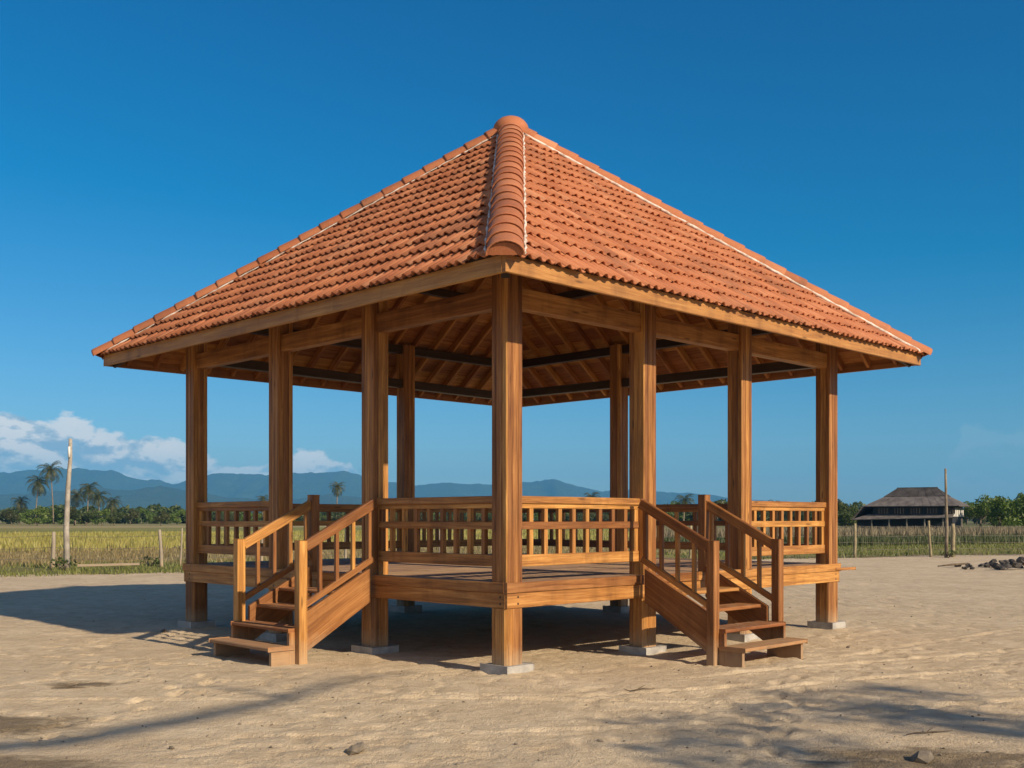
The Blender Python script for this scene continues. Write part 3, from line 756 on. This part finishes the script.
def broad(h, wd, seed, name='tree', per=110, size=.28, lm=None):
    rg = random.Random(seed); root = empty(name, (0, 0, 0)); b = MB()
    b.tube([(0, 0, -.2), (rg.uniform(-.1, .1), 0, h * .25), (rg.uniform(-.3, .3), rg.uniform(-.2, .2), h * .55)], [h * .035, h * .026, h * .015], 7)
    cs = []
    for i in range(13):
        a = rg.uniform(0, 6.28); rr = wd * .5 * math.sqrt(rg.random()) * .85; z = h * rg.uniform(.30, .86) - rr * .25
        c = (rr * math.cos(a), rr * math.sin(a), max(z, h * .22)); cs.append((c, rg.uniform(.13, .24) * h))
        if i % 2 == 0: b.tube([(0, 0, h * .28), (c[0] * .5, c[1] * .5, c[2] * .75), c], [h * .014, h * .009, h * .004], 5)
    b.build('trunk', M['bark'], root)
    V, Fq, va = leafcloud(cs, per, size, seed); raw('crown', V, Fq, lm or M['leaf'], root, va); return root
def palm(h, seed, lean=.6, fl=3.3, nf=34):
    rg = random.Random(seed); root = empty('palm_tree', (0, 0, 0)); b = MB()
    pts = [(lean * (f ** 1.6), 0, -.3 + (h + .3) * f) for f in [i / 8 for i in range(9)]]
    b.tube(pts, [.19 - .008 * i for i in range(9)], 8); b.build('trunk', M['bark'], root)
    top = Vector(pts[-1]); V = []; Fa = []; va = []
    for i in range(nf):
        a = i * 2.399 + rg.uniform(-.2, .2); el = 1.35 - 2.15 * (i / nf) + rg.uniform(-.15, .15); l = fl * rg.uniform(.8, 1.1)
        d = Vector((math.cos(a), math.sin(a), 0)); p = top.copy(); e = el; sg = 11; vv = rg.random()
        side = Vector((-d.y, d.x, 0)); mids = [p.copy()]
        for j in range(sg): p = p + (d * math.cos(e) + Vector((0, 0, 1)) * math.sin(e)) * (l / sg); e -= (.12 + .02 * j) * .85; mids.append(p.copy())
        for j in range(sg):
            m0, m1 = mids[j], mids[j + 1]; wl = .80 * math.sin(math.pi * (j + 1.2) / (sg + 1.6)) ** .6 * l / 3.3
            for sg2 in (-1, 1):
                for hh in range(3):
                    q0 = m0.lerp(m1, hh / 3); q1 = m0.lerp(m1, hh / 3 + .22)
                    tip = q0.lerp(q1, .5) + side * sg2 * wl * .8 + (m1 - m0).normalized() * wl * .45 + Vector((0, 0, -wl * rg.uniform(.2, .6)))
                    k = len(V); V += [q0, q1, tip + (q1 - q0) * .2, tip]; Fa.append((k, k + 1, k + 2, k + 3)); va.append(vv)
    raw('crown', [tuple(v) for v in V], Fa, M['palm'], root, va); return root
def place(o, px, d, z=0): o.location = (gx(px, d), d, z)
# left palms
for px, d, h, sd, ln, f, lb in ((52, 300, 15.2, 1, -.8, 4.4, 'tallest slender palm at the left above the far trees'), (37, 300, 11.6, 2, .9, 4.4, 'second palm from the left, shorter and leaning, beside the tallest palm'),
                            (88, 290, 9.6, 3, .5, 4.0, 'dense palm right of the pale pole, topmost of its clump'), (99, 296, 7.6, 4, -.4, 3.8, 'shorter palm on the right side of the clump by the pale pole'),
                            (76, 298, 7.8, 5, .4, 3.6, 'palm on the left side of the clump behind the pale pole'), (112, 300, 6.0, 12, .3, 3.6, 'small low palm at the right end of the clump by the pale pole'), (20, 305, 6.4, 6, .3, 3.2, 'small palm at the far left rising from the treeline'),
                            (337, 300, 10.4, 7, .2, 3.2, 'lone palm seen between the second and third front posts'), (263, 310, 7.2, 8, .2, 2.6, 'small palm left of the second front post from the left'),
                            (592, 260, 6.6, 9, .2, 3.0, 'palm seen above the railing right of the corner post'), (684, 230, 5.4, 10, .3, 2.9, 'palm right of the post at the right stairs'),
                            (765, 250, 4.6, 11, .2, 2.4, 'small palm seen above the railing at right of the stairs')):
    p = palm(h, sd, ln, f); place(p, px - ln / 300 * F * .5, d); tag(p, lb, 'palm tree', 'palms rising above the far trees')
# treeline individuals (three kinds, copied) and the wood behind
kinds = [broad(6.0, 7, 31), broad(5.0, 6.5, 32, lm=M['lush']), broad(7, 7.5, 33, lm=M['palm'])]
kl = ['round dense tree in the distant treeline', 'low spreading tree in the distant treeline', 'taller uneven tree in the distant treeline']
used = [0, 0, 0]
def tl(px, d, k, s):
    o = kinds[k] if not used[k] else dup(kinds[k], (0, 0, 0)); used[k] = 1
    o.location = (gx(px, d), d, 0); o.rotation_euler = (0, 0, random.uniform(0, 6.28)); o.scale = (s * random.uniform(.9, 1.25), s, s * random.uniform(.85, 1.1))
    tag(o, kl[k], 'tree', ['round dense trees of the treeline', 'low spreading trees of the treeline', 'taller uneven trees of the treeline'][k]); return o
px = -40
while px < 1060:
    hpx = 14 if px < 200 else (9 if px < 470 else (13 if px < 640 else 21))
    d = random.uniform(235, 315); z = (hpx * random.uniform(.65, 1.15)) / F * d + 1.4; k = random.choice((0, 1, 2))
    if px > 840 and px < 1000: z = min(z, 5.2)
    tl(px, d, k, z / (6.0, 5.0, 7)[k]); px += random.uniform(7, 17)
V = []; va = []
cs = []
for i in range(330):
    px = random.uniform(-120, 1150); d = random.uniform(318, 350); hp = (13 if px < 200 else (8 if px < 470 else (11 if px < 640 else 17))) * random.uniform(.5, 1.05)
    z = hp / F * d + 1.4
    for q in range(2): cs.append(((gx(px, d), d, z * random.uniform(.25, .8)), random.uniform(1.6, 2.8)))
V, Fq, va = leafcloud(cs, 22, .75, 5)
tag(raw('far_wood', V, Fq, M['leaf'], None, va), 'dark far wood behind the treeline', 'wood', kind='stuff')
# right side: lush trees beside the house, scrub left of it
for px, d, h, w, sd, lb in ((1000, 118, 5.0, 6.5, 41, 'lush bright green tree just right of the old house'), (1030, 112, 4.9, 7, 42, 'lush green tree at the right edge of the picture'),
                            (981, 128, 4.5, 5, 43, 'smaller green tree touching the right end of the old house roof'), (846, 140, 4.1, 5.5, 44, 'dark tree just right of the last front post'),
                            (868, 150, 3.6, 5.0, 45, 'dark low tree at the left eave of the old house'), (1013, 124, 3.5, 5.4, 46, 'low leafy tree between the two lush trees at right')):
    t = broad(h, w, sd, per=260, size=.17, lm=M['lush'] if px > 950 else M['leaf']); place(t, px, d); tag(t, lb, 'tree')
# shrubs at foot of left pole and along the fences
def shrub(px, d, h, sd, lb, cat='shrub'):
    rg = random.Random(sd); root = empty('shrub', (gx(px, d), d, 0)); b = MB(); cs = []
    for i in range(6):
        a = rg.uniform(0, 6.28); c = (math.cos(a) * h * .7, math.sin(a) * h * .5, h * rg.uniform(.35, .8)); cs.append((c, h * .42)); b.tube([(0, 0, -.03), (c[0] * .6, c[1] * .6, c[2] * .6), c], [.02, .014, .006], 4)
    b.build('stem', M['bark'], root); V, Fq, va = leafcloud(cs, 600, .06, sd); raw('foliage', V, Fq, M['leaf'], root, va); tag(root, lb, cat)
shrub(64, 31.2, .38, 61, 'dark weed clump at the foot of the pale pole'); shrub(150, 33.5, .32, 62, 'low weed clump beside the pale fence post at left')
shrub(948, 41.2, .3, 63, 'low weed clump at the foot of the dark pole'); 
# plank lying in the grass at left
b = MB(); dp = 31.2; b.beam((gx(78, dp), dp, .13), (gx(135, dp), dp + .4, .16), .12, .07); tag(b.build('plank', M['greywood'], None, .006), 'pale timber lying in the grass right of the pale pole', 'plank')

# ---------------------------------------------------------------- old house
hs = empty('old_house', (gx(924, 120) , 122, 0), R(-33)); tag(hs, 'old dark house with a broad two tier grey hipped roof beyond the reeds', 'house')
hw, hd = 4.6, 3.1
b = MB(); b.box(-hw + .4, hw - .3, -hd + .3, hd - .3, 0, 3.0); b.box(-hw - 1.2, -hw + .39, -hd - .4, hd - .5, 0, 1.5); b.build('wall', M['dark_wall'], hs)
def hip(b, ex, ey, z0, tx, ty, z1, cx=0, th=.09):
    A = [(-ex, -ey, z0), (ex, -ey, z0), (ex, ey, z0), (-ex, ey, z0)]; B = [(-tx + cx, -ty, z1), (tx + cx, -ty, z1), (tx + cx, ty, z1), (-tx + cx, ty, z1)]
    for i in range(4):
        j = (i + 1) % 4; p = [Vector(A[i]), Vector(A[j]), Vector(B[j]), Vector(B[i])]
        n = (p[1] - p[0]).cross(p[3] - p[0]).normalized(); b.slab(p, n, th)
        # standing seams
        ns = int((p[1] - p[0]).length / .9)
        for q in range(1, ns): b.beam(p[0].lerp(p[1], q / ns) + n * (th + .015), p[3].lerp(p[2], q / ns) + n * (th + .006), .06, .02, n)
b = MB(); hip(b, hw + .5, hd + .5, 2.85, hw - 1.4, hd - 1.5, 3.95); rf = b.build('roof', M['tin'], hs)
b = MB(); hip(b, hw - 1.35, hd - 1.45, 3.98, hw - 2.5, .15, 4.95); b.build('upper_roof', M['tin_dark'], rf)
b = MB(); b.beam((-hw + 2.4, 0, 5.02), (hw - 2.4, 0, 5.02), .35, .14); b.build('ridge_cap', M['tin_dark'], rf)
b = MB(); p = [Vector(q) for q in ((-hw - 1.6, -hd - 1.3, 1.35), (hw - .1, -hd - 1.3, 1.6), (hw - .1, -hd + .3, 1.95), (-hw - .2, -hd + .3, 1.95))]
b.slab(p, (0, -.2, 1), .07)
p = [Vector(q) for q in ((-hw - 1.6, hd, 1.35), (-hw - 1.6, -hd - 1.3, 1.35), (-hw - .2, -hd + .3, 1.95), (-hw + .2, hd, 2.9))]
b.slab(p, (-.4, 0, 1), .07); b.build('lean_to_roof', M['tin'], hs)
b = MB(); p = [Vector(q) for q in ((-hw - 1.75, -hd - .6, 1.42), (-hw - .45, -hd - .6, 2.9), (-hw - .45, hd, 2.9), (-hw - 1.75, hd, 1.42))]
b.slab(p, (-.75, 0, .66), .07); b.build('side_roof', M['tin'], hs)
for i in range(6):
    b = MB(); xx = -hw + .6 + i * 1.9; b.beam((xx, -hd - 1.1, 0), (xx, -hd - 1.1, 1.5), .12, .12, (1, 0, 0)); b.build('veranda_post', M['greywood'], hs)
for i in range(5):
    b = MB(); xx = -hw + .9 + i * 1.75; b.box(xx, xx + 1.25, -hd + .24, -hd + .295, 2.05, 2.75)
    w = b.build('window', M['darkwood'], hs); c = MB()
    for q in range(4): c.box(xx + .15 + q * .3, xx + .19 + q * .3, -hd + .2, -hd + .236, 2.08, 2.72)
    c.build('window_bars', M['greywood'], w)
for i in range(6):
    b = MB(); yy = -hd + .45 + i * 1.02; b.box(hw - .29, hw - .20, yy, yy + .55, 1.75, 2.78); b.build('white_panel', M['white'], hs)

# ---------------------------------------------------------------- hills
def ridge(name, prof, d, depth, seed):
    pxs = np.array([p[0] for p in prof], float); pys = np.array([p[1] for p in prof], float)
    nx_, ny_ = 420, 46; px = np.linspace(pxs[0], pxs[-1], nx_); v = np.linspace(0, 1, ny_)
    crest = (HOR - np.interp(px, pxs, pys)) / F * d
    PX, Vv = np.meshgrid(px, v)
    shape = np.where(Vv < .55, (Vv / .55) ** 1.15, 1 - ((Vv - .55) / .45) ** 1.3)
    D = d - depth * .55 + Vv * depth; Xw = (PX - 512) / F * d
    spur = fbm(PX * .045, Vv * 3.0 + PX * .01, 5, seed, .55)
    Hh = crest[None, :] * shape * (1 + 1.0 * spur * (1 - shape * .86)) + crest[None, :] * .06 * fbm(PX * .25, Vv * 5, 3, seed + 9)
    D = D + depth * .25 * fbm(PX * .03, Vv * 2, 3, seed + 4) * (1 - shape)
    Vv3 = np.stack([Xw, D, np.maximum(Hh, -4)], -1).reshape(-1, 3); ii = np.arange(nx_ * ny_).reshape(ny_, nx_)
    Fq = np.stack([ii[:-1, :-1], ii[:-1, 1:], ii[1:, 1:], ii[1:, :-1]], -1).reshape(-1, 4)
    tag(raw(name, Vv3, Fq, M['hill'], smooth=True), kind='structure')
ridge('hills', [(-420, 492), (-250, 476), (-120, 480), (-40, 473), (10, 471), (40, 470), (62, 467), (85, 469), (110, 470), (125, 475), (145, 480), (152, 478), (172, 483), (190, 478), (208, 474), (235, 473), (262, 475), (290, 472), (318, 473), (340, 471), (355, 474), (380, 481), (410, 485), (450, 483), (492, 484), (525, 482), (550, 479), (570, 483), (588, 488), (603, 491), (622, 488), (645, 490), (670, 492), (700, 494), (740, 499), (780, 501), (840, 504), (960, 508), (1100, 514), (1300, 518)], 6800, 2600, 3)
ridge('foothills', [(-420, 505), (-200, 498), (0, 494), (60, 490), (95, 486), (130, 490), (160, 484), (185, 490), (230, 497), (290, 500), (330, 494), (370, 499), (430, 502), (520, 500), (600, 503), (700, 508), (900, 514), (1100, 517)], 4300, 1500, 13)

# ---------------------------------------------------------------- tree beyond the frame that throws the foreground shade
SUN = Vector((.728, -.686, 0)).normalized(); EL = R(27.5)
SUNV = Vector((SUN.x * math.cos(EL), SUN.y * math.cos(EL), math.sin(EL)))
def up_from(px, py, z):
    """point at height z whose shadow falls on pixel px,py of the sand"""
    d = gd(py); l = z / math.tan(EL); return Vector((gx(px, d) + SUN.x * l, d + SUN.y * l, z))
root = empty('shade_tree', (15.5, -8.0, 0)); tag(root, 'leaning bare limbed tree beside the sand, outside the picture at right', 'tree')
base = Vector((15.5, -8.0, 0))
b = MB()
A = [base, base + Vector((-.6, -.3, 2.3)), base + Vector((-2.2, -.6, 4.8)), up_from(-90, 756, 6.2), up_from(60, 742, 6.6), up_from(190, 718, 6.8), up_from(290, 698, 7.0), up_from(345, 680, 7.1), up_from(420, 672, 7.1)]
b.tube([tuple(p - base) for p in A], [.22, .18, .13, .085, .080, .075, .06, .04, .012], 8)
Bq = [A[6], up_from(235, 690, 7.4), up_from(170, 683, 7.6)]; b.tube([tuple(p - base) for p in Bq], [.05, .035, .01], 6)
limbs = []
for (qx, qy, z) in ((850, 715, 5.4), (1010, 740, 5.2), (750, 728, 5.8), (900, 706, 5.5), (950, 698, 6.0), (700, 738, 5.6), (1020, 716, 5.4), (960, 725, 5.5), (250, 764, 5.1)):
    e = up_from(qx, qy, z); m1 = base.lerp(e, .5) + Vector((0, 0, 1.0)); b.tube([tuple(Vector((0, 0, 1.0))), tuple(m1 - base), tuple(e - base)], [.10, .035, .008], 6); limbs.append(e - base)
b.build('trunk', M['bark'], root)
cs = [((l.x + random.uniform(-.4, .4), l.y + random.uniform(-.4, .4), l.z + random.uniform(-.2, .3)), random.uniform(.35, .6)) for l in limbs[:8]]
V, Fq, va = leafcloud(cs, 420, .085, 9); raw('crown', V, Fq, M['leaf'], root, va)

for o in list(COL.objects):
    if o.parent is None and o.type in ('MESH', 'EMPTY') and o not in (gaz, g) and o.get('kind') != 'structure': o.location.z += GZ
# ---------------------------------------------------------------- haze
HZ = 9500
b = MB(); b.box(-HZ, HZ, -HZ, HZ, -6, 420)
hz = b.build('haze', M['wood']); hz.data.materials.clear()
m = bpy.data.materials.new('haze_air'); m.use_nodes = True; nt = m.node_tree
nt.nodes.remove(nt.nodes['Principled BSDF']); pv = nt.nodes.new('ShaderNodeVolumePrincipled')
pv.inputs['Density'].default_value = 1.15e-4; pv.inputs['Color'].default_value = (.13, .50, .95, 1)
L(nt, pv.outputs[0], [q for q in nt.nodes if q.type == 'OUTPUT_MATERIAL'][0].inputs['Volume'])
hz.data.materials.append(m); tag(hz, 'thin blue haze over the plain and hills', 'haze', kind='stuff')

# ---------------------------------------------------------------- sky, sun
w = bpy.data.worlds.new('World'); S.world = w; w.use_nodes = True; nt = w.node_tree
bg = nt.nodes['Background']; sk = nt.nodes.new('ShaderNodeTexSky'); sk.sky_type = 'NISHITA'; sk.sun_disc = False
sk.sun_elevation = EL; sk.sun_rotation = math.atan2(SUN.x, SUN.y); sk.altitude = 0; sk.air_density = 1.0; sk.dust_density = .4; sk.ozone_density = 3.0
hs_ = nt.nodes.new('ShaderNodeHueSaturation'); hs_.inputs['Saturation'].default_value = 1.25; hs_.inputs['Hue'].default_value = .49; L(nt, sk.outputs[0], hs_.inputs['Color'])
tc = nt.nodes.new('ShaderNodeTexCoord').outputs['Generated']; sp = nt.nodes.new('ShaderNodeSeparateXYZ'); L(nt, tc, sp.inputs[0])
az = mth(nt, 'ARCTAN2', sp.outputs[0], sp.outputs[1]); el = mth(nt, 'ARCSINE', sp.outputs[2])
cb = nt.nodes.new('ShaderNodeCombineXYZ'); L(nt, mth(nt, 'MULTIPLY', az, 1.0), cb.inputs[0]); L(nt, mth(nt, 'MULTIPLY', el, 1.9), cb.inputs[1])
cv = cb.outputs[0]
n1 = noise(nt, cv, 11, 8, .60, .2); n2 = noise(nt, mapping(nt, cv, (1, 1, 1), (0, -.012, 0)), 11, 8, .60, .2); n3 = noise(nt, cv, 34, 6, .6)
# top of the bank (radians of elevation) against azimuth (radians)
top = N(nt, 'ShaderNodeFloatCurve'); cu = top.mapping.curves[0]
azs = [(-3.2, .19), (-2.2, .18), (-1.5, .10), (-.8, .06), (-.50, .082), (-.41, .086), (-.36, .080), (-.315, .070), (-.285, .058), (-.25, .052), (-.21, .058), (-.165, .056), (-.14, .032), (-.05, .0), (.34, .0), (.40, .078), (.48, .082), (.6, .06), (.8, .02), (1.5, .10), (2.2, .18), (3.2, .19)]  # high ends of the curve: unseen bank added behind the camera for fill
tn = mth(nt, 'DIVIDE', mth(nt, 'ADD', az, 3.2), 6.4, clamp=True); L(nt, tn, top.inputs['Value'])
pts = [((a + 3.2) / 6.4, e * 5) for a, e in azs]
cu.points[0].location = pts[0]; cu.points[1].location = pts[-1]
for p in pts[1:-1]: cu.points.new(*p)
top.mapping.update()
tp = mth(nt, 'DIVIDE', top.outputs[0], 5.0)
dt = mth(nt, 'SUBTRACT', tp, el)                      # >0 inside the bank
dens = mth(nt, 'ADD', mth(nt, 'MULTIPLY', dt, 48), mth(nt, 'MULTIPLY', mth(nt, 'SUBTRACT', n1, .5), 3.4))
alpha = ramp(nt, mth(nt, 'ADD', dens, .5), [(.42, 0.0), (.60, .85), (1.0, .97)])
have = ramp(nt, tp, [(.010, 0.0), (.03, 1.0)])
side = ramp(nt, tn, [(.54, 1.0), (.55, .08), (.60, .08), (.64, 1.0)])         # the far right wisps are thin
alpha = mth(nt, 'MULTIPLY', mth(nt, 'MULTIPLY', alpha, have), side)
low = ramp(nt, el, [(.0, 0.15), (.035, .65), (.06, 1.0)])
alpha = mth(nt, 'MULTIPLY', alpha, low)
shade = ramp(nt, mth(nt, 'ADD', mth(nt, 'MULTIPLY', mth(nt, 'SUBTRACT', n1, n2), 4.5), mth(nt, 'ADD', mth(nt, 'MULTIPLY', n3, .35), mth(nt, 'SUBTRACT', .50, mth(nt, 'MULTIPLY', dt, 6.5)))), [(.24, (2.4, 3.6, 4.7)), (.42, (4.0, 4.7, 5.3)), (.62, (6.7, 6.6, 6.4))])
vm = nt.nodes.new('ShaderNodeVectorMath'); vm.operation = 'MULTIPLY_ADD'; L(nt, hs_.outputs[0], vm.inputs[0])
vm.inputs[1].default_value = (.52, .60, .74); vm.inputs[2].default_value = (-.52, -.16, -.03)
vx = nt.nodes.new('ShaderNodeVectorMath'); vx.operation = 'MAXIMUM'; L(nt, vm.outputs[0], vx.inputs[0]); vx.inputs[1].default_value = (.01, .05, .05)
skc = mixc(nt, alpha, vx.outputs[0], shade)
# unseen pale cloud sheet added behind the camera as neutral fill light
fill_sheet = ramp(nt, mth(nt, 'MULTIPLY', sp.outputs[1], -1.0), [(.02, 0.0), (.45, .6)])
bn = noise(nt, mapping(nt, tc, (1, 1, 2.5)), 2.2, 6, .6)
fill_sheet = mth(nt, 'MULTIPLY', fill_sheet, ramp(nt, bn, [(.38, .25), (.6, 1.0)]))
skc = mixc(nt, fill_sheet, skc, (4.6, 4.2, 3.9))
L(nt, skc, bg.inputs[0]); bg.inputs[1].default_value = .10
sl = bpy.data.lights.new('sun', 'SUN'); sl.energy = 4.9; sl.angle = R(.75); sl.color = (1.0, .84, .62)
so = bpy.data.objects.new('sun', sl); COL.objects.link(so); so.rotation_euler = SUNV.to_track_quat('Z', 'Y').to_euler(); so.location = (30, -30, 40)

S.view_settings.view_transform = 'Standard'; S.view_settings.look = 'None'; S.view_settings.exposure = .45; S.view_settings.gamma = 1
S.render.engine = 'CYCLES'; S.cycles.max_bounces = 8; S.cycles.diffuse_bounces = 4; S.cycles.volume_bounces = 1
